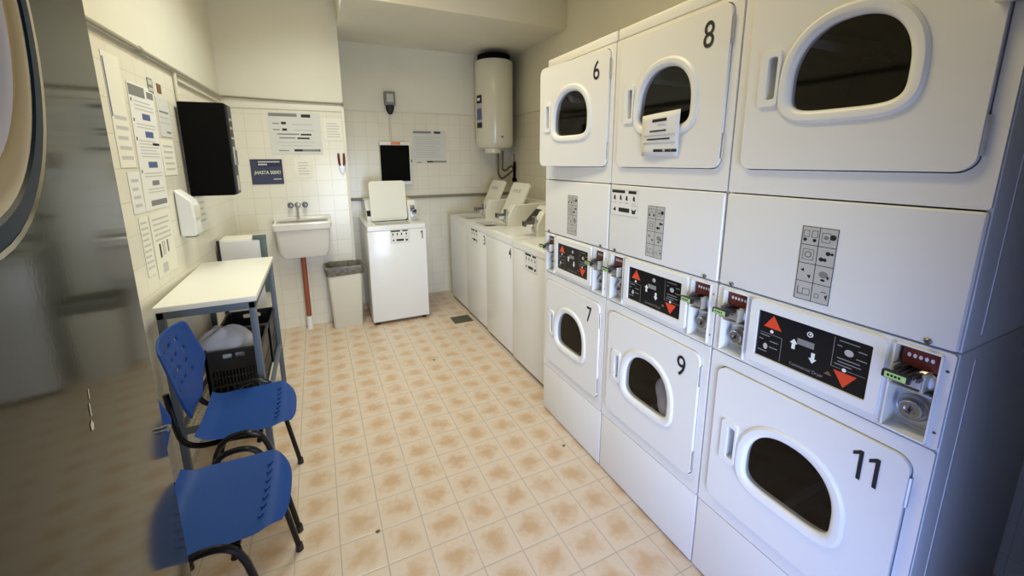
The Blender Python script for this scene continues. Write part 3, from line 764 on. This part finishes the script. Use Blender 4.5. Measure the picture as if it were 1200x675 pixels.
# pliers hanging on the tiles
t = empty('pliers', (-1.045, 2.295, 1.65), 0, 'red-handled pliers hanging on the tiles near the corner', 'pliers')
P = Fr((0, -.012, -.0), (1, 0, 0), (0, -1, 0))
for s in (-1, 1):
    g = G(); g.tube([P.p(s*.016, -.01, 0), P.p(s*.023, .02, 0), P.p(s*.025, .075, 0), P.p(s*.025, .115, 0)], [.009, .012, .012, .010], 8); g.build('handle', M['coinred'], t)
g = G(); g.loft([[P.p(a, b, dd) for a, b in ((-.03, 0), (.03, 0), (.028, -.04), (.006, -.09), (-.006, -.09), (-.028, -.04))] for dd in (-.006, .006)], cap0=True, cap1=True); g.build('jaws', M['zinc'], t, bevel=.003)

# taps and basin
g = G()
t = empty('wall_tap', (-1.483, 2.295, 1.266), 0, 'chrome wall tap with two round handles and a spout above the basin', 'tap')
TF = Fr((0, 0, 0), (1, 0, 0), (0, -1, 0))
for u in (-.062, .066):
    g = G(); g.lathe(TF, [(.026, .0), (.026, .008), (.012, .012), (.012, .03), (.024, .034), (.026, .05), (.018, .058), (.004, .06)], n=16, cu=u); g.build('tap_handle', M['darksteel'], t)
g = G(); g.lathe(TF, [(.028, 0), (.028, .01), (.015, .014), (.015, .03), (.004, .032)], n=16); g.tube(smooth_path([TF.p(0, 0, .02), TF.p(0, .005, .07), TF.p(0, -.03, .11), TF.p(0, -.13, .115)], 6), .009, 8); g.build('spout', M['steel'], t)
t = empty('wash_basin', (-1.45, 2.295, .77), 0, 'white ceramic wash basin hung on the tiled wall', 'basin')
def rr3(x0, y0, x1, y1, r, z): return [(a, b, z) for a, b in rrect(x0, y0, x1, y1, r, 4)]
g = G()
prof = [(-.20, -.19, .195, -.004, .03, .0), (-.225, -.215, .22, -.004, .03, .06), (-.238, -.24, .235, -.004, .03, .27), (-.255, -.262, .252, -.004, .03, .282),
        (-.258, -.266, .256, -.004, .025, .335), (-.250, -.258, .248, -.004, .025, .345), (-.225, -.235, .222, -.03, .03, .345), (-.21, -.22, .208, -.045, .03, .30), (-.17, -.17, .165, -.08, .03, .08)]
g.loft([rr3(*q[:5], q[5]) for q in prof], cap0=True, cap1=True)
g.build('bowl', M['ceramic'], t)
g = G(); g.box((-.258, -.05, .34), (.256, -.002, .385), .01); g.build('splash_ledge', M['ceramic'], t)
t = empty('drain_pipe', (-1.468, 2.205, 0), 0, 'brown plastic drain pipe running from the basin down to the floor', 'pipe')
g = G(); g.tube([(-.012, 0, .12), (-.012, 0, .775)], .024, 14); g.build('pipe', M['brown'], t)
g = G(); g.tube([(-.012, 0, 0), (-.012, 0, .135)], .028, 14); g.build('white_socket', M['white2'], t)

# waste bin
t = empty('waste_bin', (-1.115, 2.165, 0), 0, 'cream waste bin with grey liner folded over its rim, between basin and washer 1', 'bin')
def rl(hx, hy, r, z, j=0.0, seed=0):
    rnd = random.Random(seed)
    return [(a+rnd.uniform(-j, j), b+rnd.uniform(-j, j), z+rnd.uniform(-j, j)) for a, b in rrect(-hx, -hy, hx, hy, r, 5)]
g = G(); g.loft([rl(.135, .10, .025, .0), rl(.14, .105, .025, .01), rl(.166, .118, .03, .60), rl(.160, .112, .03, .60), rl(.134, .098, .025, .02)], cap0=True, cap1=True); g.build('bucket', M['bin'], t)
g = G(); g.loft([rl(.174, .124, .03, .560, .006, 1), rl(.182, .130, .035, .60, .006, 2), rl(.184, .130, .04, .640, .007, 3), rl(.174, .122, .04, .655, .006, 4), rl(.158, .108, .03, .63, .004, 5), rl(.145, .10, .03, .5, .004, 6)], cap1=True); g.build('liner', M['bag'], t)

# floor drain
t = empty('floor_drain', (.0, 1.75, 0), 0, 'dark rectangular drain grate in the floor beside the washers', 'drain')
g = G(); g.box((-.10, -.095, .0), (.105, .095, .004), .001); 
for k in range(9): g.box((-.085, -.08+.018*k, .004), (.09, -.072+.018*k, .007), .001)
g.build('grate', M['grate'], t)
for i, (x, y) in enumerate(((-.088, -.40), (-.51, .98), (-1.18, -.52))):
    g = G(); g.loft([[(x+r*math.cos(k)*1.4, y+r*math.sin(k)*(1+.4*math.sin(3*k)), z) for k in [2*math.pi*j/7 for j in range(7)]] for r, z in ((.006, .0005), (.008, .003), (.004, .006))], cap0=True, cap1=True)
    tag(g.build('crumb', M['dirt']), ('brown crumb on the floor just in front of dryer 9', 'brown crumb on the floor near washer 1', 'brown crumb on the floor near the front blue chair')[i], 'crumb', 'crumbs on the floor')

# ------------------------------------------------------------------ left wall
LP = lambda n, y0, z0, y1, z1, marks, mats, lab, cat, **k: sheet(n, WL, wl_u(y0), z0, wl_u(y1), z1, marks, mats, lab, cat, **k)
LP('instruction_poster', .405, 1.44, .715, 2.075,
   [(.02, .90, .62, .985, 2), (.70, .91, .98, .965, 2)] + lines(.79, .88, 3, .16, .92) + [(.40, .725, .72, .775, 4)] + lines(.65, .70, 2, .14, .9) + [(.42, .585, .75, .635, 4)]
   + lines(.42, .57, 6, .14, .9) + [(.66, .525, .95, .545, 1), (.36, .34, .74, .39, 4)] + lines(.26, .31, 2, .14, .9) + [(.40, .195, .70, .235, 2)] + lines(.13, .18, 2, .2, .9) + [(.24, .03, .93, .075, 2), (.05, .855, .09, .88, 1), (.05, .70, .09, .725, 1), (.05, .555, .09, .58, 1), (.05, .30, .09, .325, 1)],
   PM, 'tall white instruction poster with four dark icons on the left wall', 'poster', skew=.03)
LP('grey_notice', .775, 1.83, .955, 2.05, lines(.3, .7, 3, .1, .9) + [(.12, .62, .9, .66, 2), (.5, .1, .9, .15, 2)], [M['paper3']] + PM[1:], 'grey sheet right of the tall poster on the left wall', 'notice')
LP('white_notice', .735, 1.61, .94, 1.815, lines(.1, .9, 5, .15, .85), [M['paper2']] + PM[1:], 'white sheet below the grey sheet, left of the black machine', 'notice')
LP('dark_sticker', .695, 2.06, .765, 2.135, [(.1, .55, .9, .9, 3), (.1, .1, .9, .35, 3)], [M['greyink']] + PM[1:], 'small dark grey sticker above the tall poster', 'sticker')
LP('photo_print', .825, 2.075, .885, 2.125, [(.2, .1, .7, .9, 1)], [M['brownink'], M['brownink']], 'small brown photo above the grey sheet', 'photo')
LP('faint_notice', .225, 1.66, .385, 2.165, lines(.05, .5, 5, .15, .9) + [(.02, .45, .10, .95, 4)], [M['paper2']] + PM[1:], 'cream sheet with blue pen strokes nearest the door on the left wall', 'notice')
LP('small_print_sheet', .27, 1.44, .40, 1.64, lines(.1, .9, 4, .2, .8), [M['paper']] + PM[1:], 'small white sheet left of the foot of the tall poster', 'notice')
LP('lower_sheet', .30, 1.12, .40, 1.42, lines(.1, .95, 9, .1, .9), [M['paper2']] + PM[1:], 'narrow cream sheet low on the left wall nearest the door', 'notice')
LP('symbol_sheet', .42, 1.08, .70, 1.42, lines(.55, .95, 5, .1, .9) + [(.22, .30, .30, .52, 1), (.38, .32, .41, .54, 2), (.46, .32, .49, .54, 2), (.60, .34, .68, .54, 2), (.25, .05, .5, .20, 3)], [M['paper2']] + PM[1:], 'cream sheet with black bars above the table, below the tall poster', 'notice')
LP('side_sheet', 1.20, 1.20, 1.42, 1.50, lines(.2, .9, 5, .2, .8), [M['paper2']] + PM[1:], 'cream sheet on the left wall below the black machine', 'notice')

# black vending machine on the wall
t = empty('vending_machine', (-2.052, 1.05, 1.465), R(-2.3), 'black wall-mounted vending box above the table', 'vending machine')
g = G(); g.box((0.002, 0, 0), (.255, .125, .595), .012); g.build('housing', M['mattblack'], t)
VF = Fr((.255, 0, 0), (0, 1, 0), (1, 0, 0))
g = G(); g.box((.006, .01, -.003), (.119, .585, .012), .005, 0, fr=VF)
g.rect(VF, .03, .20, .09, .32, .0125, 1); g.rect(VF, .04, .03, .10, .13, .0125, 1)
for k in range(6): g.disc(VF, .035+.025*(k % 3), .44+.055*(k//3), .009, .0126, 1 if k % 2 else 2, 12)
g.rect(VF, .03, .37, .10, .38, .0125, 2); g.rect(VF, .07, .39, .10, .43, .0125, 3)
g.build('front_plate', [M['black'], M['sticker'], M['paleink'], M['coinred']], t)
g = G(); g.box((.08, .20, .012), (.11, .30, .020), .004, 0, fr=VF); g.build('coin_return', M['darksteel'], t)
# paper towel dispenser
t = empty('towel_dispenser', (-2.075, .81, 1.24), R(-2.3), 'white paper towel dispenser with sloping top on the left wall', 'dispenser')
S2 = Fr((0, 0, 0), (1, 0, 0), (0, -1, 0))
g = G(); g.plate(S2, [[(.003, 0), (.080, 0), (.088, .02), (.086, .195), (.08, .215), (.003, .285)]], -.12, 0); g.build('cover', M['white2'], t, bevel=.012)
g = G(); g.box((.084, .02, .11), (.097, .10, .19), .004); g.build('front_lip', M['offwhite'], t)
g = G(); g.box((.02, .02, -.010), (.07, .10, .004), .002); g.build('towel_slot', M['greyink'], t)

# ------------------------------------------------------------------ table, crates, cabinet
TB = empty('side_table', (-1.85, .66, 0), 0, 'white-topped table with blue-grey steel legs and a mesh shelf against the left wall', 'table')
X0, X1, Y0, Y1, ZT = -.215, .215, -.495, .495, 1.0
g = G(); g.box((X0, Y0, ZT-.028), (X1, Y1, ZT), .004); g.build('tabletop', M['laminate'], TB)
g = G()
for a, b in (((X0+.008, Y0+.008), (X1-.008, Y0+.038)), ((X0+.008, Y1-.038), (X1-.008, Y1-.008)), ((X0+.008, Y0+.038), (X0+.038, Y1-.038)), ((X1-.038, Y0+.038), (X1-.008, Y1-.038))):
    g.box((*a, ZT-.066), (*b, ZT-.029), .002)
g.build('apron', M['legs'], TB)
for x in (X0+.008, X1-.040):
    for y in (Y0+.008, Y1-.040):
        g = G(); g.box((x, y, 0), (x+.032, y+.032, ZT-.030), .003); g.build('leg', M['legs'], TB)
g = G(); zs = .30
for a, b in (((X0+.04, Y0+.012), (X1-.04, Y0+.034)), ((X0+.04, Y1-.034), (X1-.04, Y1-.012)), ((X0+.012, Y0+.04), (X0+.034, Y1-.04)), ((X1-.034, Y0+.04), (X1-.012, Y1-.04))):
    g.box((*a, zs), (*b, zs+.03), .002)
g.build('shelf_frame', M['legs'], TB)
g = G()
k = 0
y = Y0+.05
while y < Y1-.04:
    g.box((X0+.034, y, zs+.016), (X1-.034, y+.004, zs+.022)); y += .024
x = X0+.05
while x < X1-.03:
    g.box((x, Y0+.034, zs+.020), (x+.004, Y1-.034, zs+.026)); x += .024
g.build('mesh_shelf', M['offwhite'], TB, smooth=False)

def crate(loc, label):
    t = empty('plastic_crate', loc, 0, label, 'crate', 'black plastic crates')
    hx, hy, h = .145, .17, .285
    g = G()
    g.box((-hx+.006, -hy+.006, 0), (hx-.006, hy-.006, .008), .002)
    for sx in (-1, 1):
        for sy in (-1, 1):
            g.box((min(sx*hx, sx*(hx-.02)), min(sy*hy, sy*(hy-.02)), 0), (max(sx*hx, sx*(hx-.02)), max(sy*hy, sy*(hy-.02)), h), .004)
    def wall(F, w, handle):
        hs = [rrect(-w+.03+i*.045, .20, -w+.03+i*.045+.036, .235, .008, 3) for i in range(0)]
        holes = []
        if handle:
            holes += [rrect(-.055, .232, -.008, .262, .008, 3), rrect(.008, .232, .055, .262, .008, 3)]
        n = int((2*w-.05)/.0165)
        for rz in ((.075, .115), (.125, .165)):
            for i in range(n):
                u = -w+.028+i*.0165
                holes.append([(u, rz[0]), (u+.009, rz[0]), (u+.009, rz[1]), (u, rz[1])])
        for i in range(n//2):
            u = -w+.028+i*.033
            holes.append([(u, .02), (u+.024, .02), (u+.024, .06), (u, .06)])
        g.plate(F, [[(-w, 0), (w, 0), (w, h), (-w, h)]] + holes, -.007, 0)
    wall(Fr((0, -hy, 0), (1, 0, 0), (0, -1, 0)), hx-.004, True); wall(Fr((0, hy, 0), (-1, 0, 0), (0, 1, 0)), hx-.004, True)
    wall(Fr((hx, 0, 0), (0, 1, 0), (1, 0, 0)), hy-.004, False); wall(Fr((-hx, 0, 0), (0, -1, 0), (-1, 0, 0)), hy-.004, False)
    g.build('basket', M['black'], t, smooth=False)
    g = G(); g.plate(Fr((0, 0, h-.012), (1, 0, 0), (0, 0, 1), (0, 1, 0)), [rrect(-hx-.006, -hy-.006, hx+.006, hy+.006, .012, 4), rrect(-hx+.006, -hy+.006, hx-.006, hy-.006, .008, 4)], 0, .014)
    g.build('rim', M['black'], t)
crate((-1.825, .625, .3265), 'black plastic crate holding a pale cloth bundle, front one on the shelf under the table')
crate((-1.815, .985, .3265), 'black plastic crate standing behind the cloth-filled crate under the table')
tag(cloth_heap('cloth_bundle', (-1.885, .60, .58), .155, .12, .13, 11, M['cloth'], .16), 'pale grey cloth bundle heaped in the front black crate', 'cloth')

t = empty('storage_cabinet', (-1.87, 1.5, 0), 0, 'white floor cabinet with teal edge standing behind the table in the corner', 'cabinet')
g = G(); g.box((-.15, 0, .02), (.15, .22, 1.09), .006); g.build('cabinet_body', M['cabside'], t)
CFr = Fr((0, 0, 0), (1, 0, 0), (0, -1, 0))
g = G(); g.box((-.146, .50, -.002), (.122, 1.08, .016), .005, 0, fr=CFr); g.build('front_panel', M['cabinet'], t)
g = G(); g.box((.122, .64, .0), (.168, 1.105, .020), .005, 0, fr=CFr); g.box((.075, 1.085, -.02), (.168, 1.115, .022), .005, 0, fr=CFr); g.build('teal_edge', M['teal'], t)
g = G(); g.box((-.168, .50, .0), (-.147, 1.09, .012), .004, 0, fr=CFr); g.build('dark_edge', M['ink'], t)
g = G(); pl = [(.118, .69), (.135, .66), (.150, .69), (.156, .75), (.148, .80), (.128, .81), (.112, .79), (.108, .74)]
g.poly(CFr, pl, .0012, 0); g.build('green_sticker', M['leafgreen'], t, smooth=False)

# ------------------------------------------------------------------ blue chairs
def chair(loc, rz, label):
    """Local frame: +x is the front of the chair, origin on the floor under the seat centre."""
    t = empty('stacking_chair', loc, rz, label, 'chair', 'blue stacking chairs')
    # seat shell
    NX, NY = 22, 24
    b = bmesh.new(); V = {}
    for i in range(NX+1):
        for j in range(NY+1):
            a, c = i/NX, j/NY*2-1
            x = -.185+.37*a
            hw = .185+.022*min(1, a/.25)
            if a > .78: hw -= .06*((a-.78)/.22)**1.6
            y = c*hw
            x += -.018*abs(c)**3*(1 if a > .7 else 0)*(a-.7)/.3
            z = .535+.012*abs(c)**2.2-.010*math.sin(math.pi*a)
            if a > .82: z -= .035*((a-.82)/.18)**2
            if a < .14: z += .022*((.14-a)/.14)**2
            V[i, j] = b.verts.new((x, y, z))
    slots = set()
    for i in range(NX):
        for j in range(NY):
            if (i, j) in slots: continue
            b.faces.new((V[i, j], V[i+1, j], V[i+1, j+1], V[i, j+1]))
    g = G(); g._merge(b, 0)
    o = g.build('seat', M['blue'], t, ang=60)
    for k in range(7):
        c = -.75+k*.25; y = c*.17
        z = .535+.012*abs(c)**2.2-.0045
        g = G(); g.tube([(.105-.006*c*c, y-.010, z+.004), (.117-.006*c*c, y+.010, z+.002)], .0035, 8); g.build('grip_rib', M['blue'], o)
    # back shell
    NX, NY = 20, 22
    b = bmesh.new(); V = {}
    for i in range(NX+1):
        for j in range(NY+1):
            a, c = i/NX, j/NY*2-1
            z = .60+.37*a
            hw = .095+.128*(a/.42) if a < .42 else .223-.030*((a-.42)/.58)
            if a > .93: hw -= .012*((a-.93)/.07)**2
            y = c*hw
            z -= .014*abs(c)**2.5*max(0, (a-.5)/.5)
            x = -.215-.070*a+.05*abs(y/.225)**2
            V[i, j] = b.verts.new((x, y, z))
    slots = set()
    for i in (7, 10, 13, 16):
        for j in ((5, 9, 12, 16) if i % 2 else (6, 10, 11, 15)): slots.add((i, j))
    for i in range(NX):
        for j in range(NY):
            if (i, j) in slots: continue
            b.faces.new((V[i, j], V[i, j+1], V[i+1, j+1], V[i+1, j]))
    g = G(); g._merge(b, 0)
    o = g.build('backrest', M['blue'], t, ang=60)
    md = o.modifiers.new('thick', 'SOLIDIFY'); md.thickness = .012; md.offset = 0
    md = o.modifiers.new('s', 'SUBSURF'); md.levels = 1; md.render_levels = 1
    r = .0115
    for s in (-1, 1):
        g = G()
        pts = [(.155, s*.240, .012), (.092, s*.236, .40), (.065, s*.234, .505), (.03, s*.234, .548), (-.02, s*.234, .558), (-.07, s*.234, .545), (-.105, s*.234, .50), (-.135, s*.236, .40), (-.26, s*.240, .012)]
        g.tube(smooth_path(pts, 6), r, 10)
        lg = g.build('side_frame', M['tube'], t)
        for x in (.155, -.26):
            g = G(); g.tube([(x, s*.240, 0), (x, s*.240, .03)], [.017, .014], 10); g.build('foot_cap', M['black'], lg)
        g = G()
        g.tube(smooth_path([(.05, s*.226, .50), (.04, s*.19, .505), (-.06, s*.165, .505), (-.165, s*.165, .506), (-.225, s*.165, .54), (-.245, s*.165, .62), (-.262, s*.150, .76)], 6), .0115, 10)
        g.build('back_upright', M['tube'], t)
    g = G(); g.tube([(.045, -.228, .50), (.045, .228, .50)], .010, 10); g.tube([(-.09, -.23, .50), (-.09, .23, .50)], .010, 10); g.box((-.10, -.05, .484), (.06, .05, .502), .004); g.build('seat_support', M['tube'], t)
    return t
chair((-1.668, -.122, 0), R(1), 'blue plastic chair with its whole backrest in view, in front of the table')
chair((-1.665, -.700, 0), R(-1), 'blue plastic chair nearest the camera, its backrest behind the open door')

# ------------------------------------------------------------------ the open entrance door
th = R(7.5)
E0 = Vector((-1.605, -1.30, 0)); dd = Vector((math.sin(th), -math.cos(th), 0)); nn = Vector((math.cos(th), math.sin(th), 0))
t = empty('entrance_door', E0, 0, 'dark olive glossy entrance door with round porthole, standing open at the left', 'door')
t['kind'] = 'structure'; t.name = 'door_1'
del t['category'], t['label']
DF = Fr((0, 0, 0), -dd, nn)            # u towards the free edge; door lies at u<0
ell = lambda r, k=1.17: [(-.457+r*math.cos(2*math.pi*i/56), 1.838+r*k*math.sin(2*math.pi*i/56)) for i in range(56)]
g = G(); g.plate(DF, [[(-.80, .012), (0, .012), (0, 2.47), (-.80, 2.47)], ell(.180)], -.045, 0)
g.build('door_leaf', M['doorgreen'], t, bevel=.003)
ring = lambda prof: [[DF.p(u, v, d) for u, v in ell(r)] for r, d in prof]
g = G(); g.loft(ring([(.200, .0), (.200, .004), (.197, .007), (.182, .007), (.179, .003), (.179, -.01)])); g.build('porthole_gasket', M['gasket'], t)
g = G(); g.loft(ring([(.181, .002), (.178, .0055), (.172, .006), (.152, .0045), (.148, .003)])); g.build('porthole_rim', M['reveal'], t)
g = G(); g.loft(ring([(.149, .003), (.145, .004), (.124, .003), (.119, .001), (.119, -.004)])); g.build('inner_ring', M['lilac'], t)
g = G(); g.loft(ring([(.204, .000), (.205, .004), (.2025, .0075), (.199, .006)])); g.build('chrome_bead', M['chrome'], t)
g = G(); g.plate(DF, [ell(.121)], -.004, .000); g.build('porthole_pane', M['pane'], t, smooth=False)
g = G()
for q in ([(-.318, 1.372), (-.311, 1.371), (-.309, 1.377), (-.313, 1.384), (-.319, 1.380)], [(-.312, 1.388), (-.309, 1.387), (-.307, 1.402), (-.310, 1.404)], [(-.306, 1.407), (-.304, 1.406), (-.302, 1.418), (-.304, 1.419)]):
    g.poly(DF, q, .0006, 0)
g.build('paint_chip', M['offwhite'], t, smooth=False)
g = G(); g.tube([DF.p(-.020, 1.19, .0), DF.p(-.020, 1.19, .010)], .007, 12); g.tube([DF.p(-.026, 1.191, .010), DF.p(-.012, 1.189, .010)], .004, 10); g.tube([DF.p(-.004, 1.189, -.012), DF.p(.012, 1.187, -.012)], .006, 10); g.build('lock_knob', M['darksteel'], t)

# ------------------------------------------------------------------ light
def area(name, loc, target, sx, sy, power, col, spread=180):
    l = bpy.data.lights.new(name, 'AREA'); l.shape = 'RECTANGLE'; l.size = sx; l.size_y = sy; l.energy = power; l.color = col; l.spread = R(spread)
    o = bpy.data.objects.new(name, l); COL.objects.link(o); o.location = loc
    o.rotation_euler = (Vector(target)-Vector(loc)).to_track_quat('-Z', 'Y').to_euler(); return o
def lamp(name, loc, target, sx, sy, rgb, spread=180):      # rgb: watts per channel
    e = max(rgb); return area(name, loc, target, sx, sy, e, tuple(c/e for c in rgb), spread)
lamp('ceiling_tube_light_middle', (-1.2, .9, 3.4), (-1.2, .9, 0), .25, 1.3, (19.5, 21.0, 19.0), 120)
lamp('ceiling_tube_light_back', (-1.0, .55, 3.4), (-1.0, .55, 0), .25, 1.3, (6.7, 4.8, 3.0))
lamp('ceiling_tube_light_front', (-.7, -.6, 3.4), (-.7, -.6, 0), .25, 1.3, (23.0, 19.2, 10.5))
lamp('daylight_low_doorway', (-1.1, -2.5, .5), (0, -1.5, .1), .9, .8, (3.5, 5.3, 12.6), 140)
lamp('daylight_doorway', (-.8, -2.6, 1.0), (-.4, 1, .9), .9, 1.4, (10.0, 11.5, 13.5), 80)
w = bpy.data.worlds.new('sky'); sc.world = w; w.use_nodes = True
w.node_tree.nodes['Background'].inputs[0].default_value = (.62, .72, .9, 1); w.node_tree.nodes['Background'].inputs[1].default_value = .12

# ------------------------------------------------------------------ camera
cd = bpy.data.cameras.new('camera'); cam = bpy.data.objects.new('camera', cd); COL.objects.link(cam)
yaw, pit, rol = .430574, .194707, -.00683857
f = Vector((math.sin(yaw)*math.cos(pit), math.cos(yaw)*math.cos(pit), -math.sin(pit)))
rt = Vector((math.cos(yaw), -math.sin(yaw), 0)); up = rt.cross(f)
r2 = math.cos(rol)*rt+math.sin(rol)*up; u2 = -math.sin(rol)*rt+math.cos(rol)*up
cam.matrix_world = Matrix(((r2.x, u2.x, -f.x, -1.299433), (r2.y, u2.y, -f.y, -2.201362), (r2.z, u2.z, -f.z, 1.679342), (0, 0, 0, 1)))
cd.sensor_width = 36; cd.lens = 474.189/1200*36; cd.shift_x = (600-590.7286)/1200; cd.shift_y = (282.0534-337.5)/1200
cd.clip_start = .02
sc.camera = cam
sc.view_settings.view_transform = 'Standard'; sc.view_settings.look = 'None'; sc.view_settings.gamma = 1; sc.view_settings.use_curve_mapping = False
sc.view_settings.exposure = 0.0
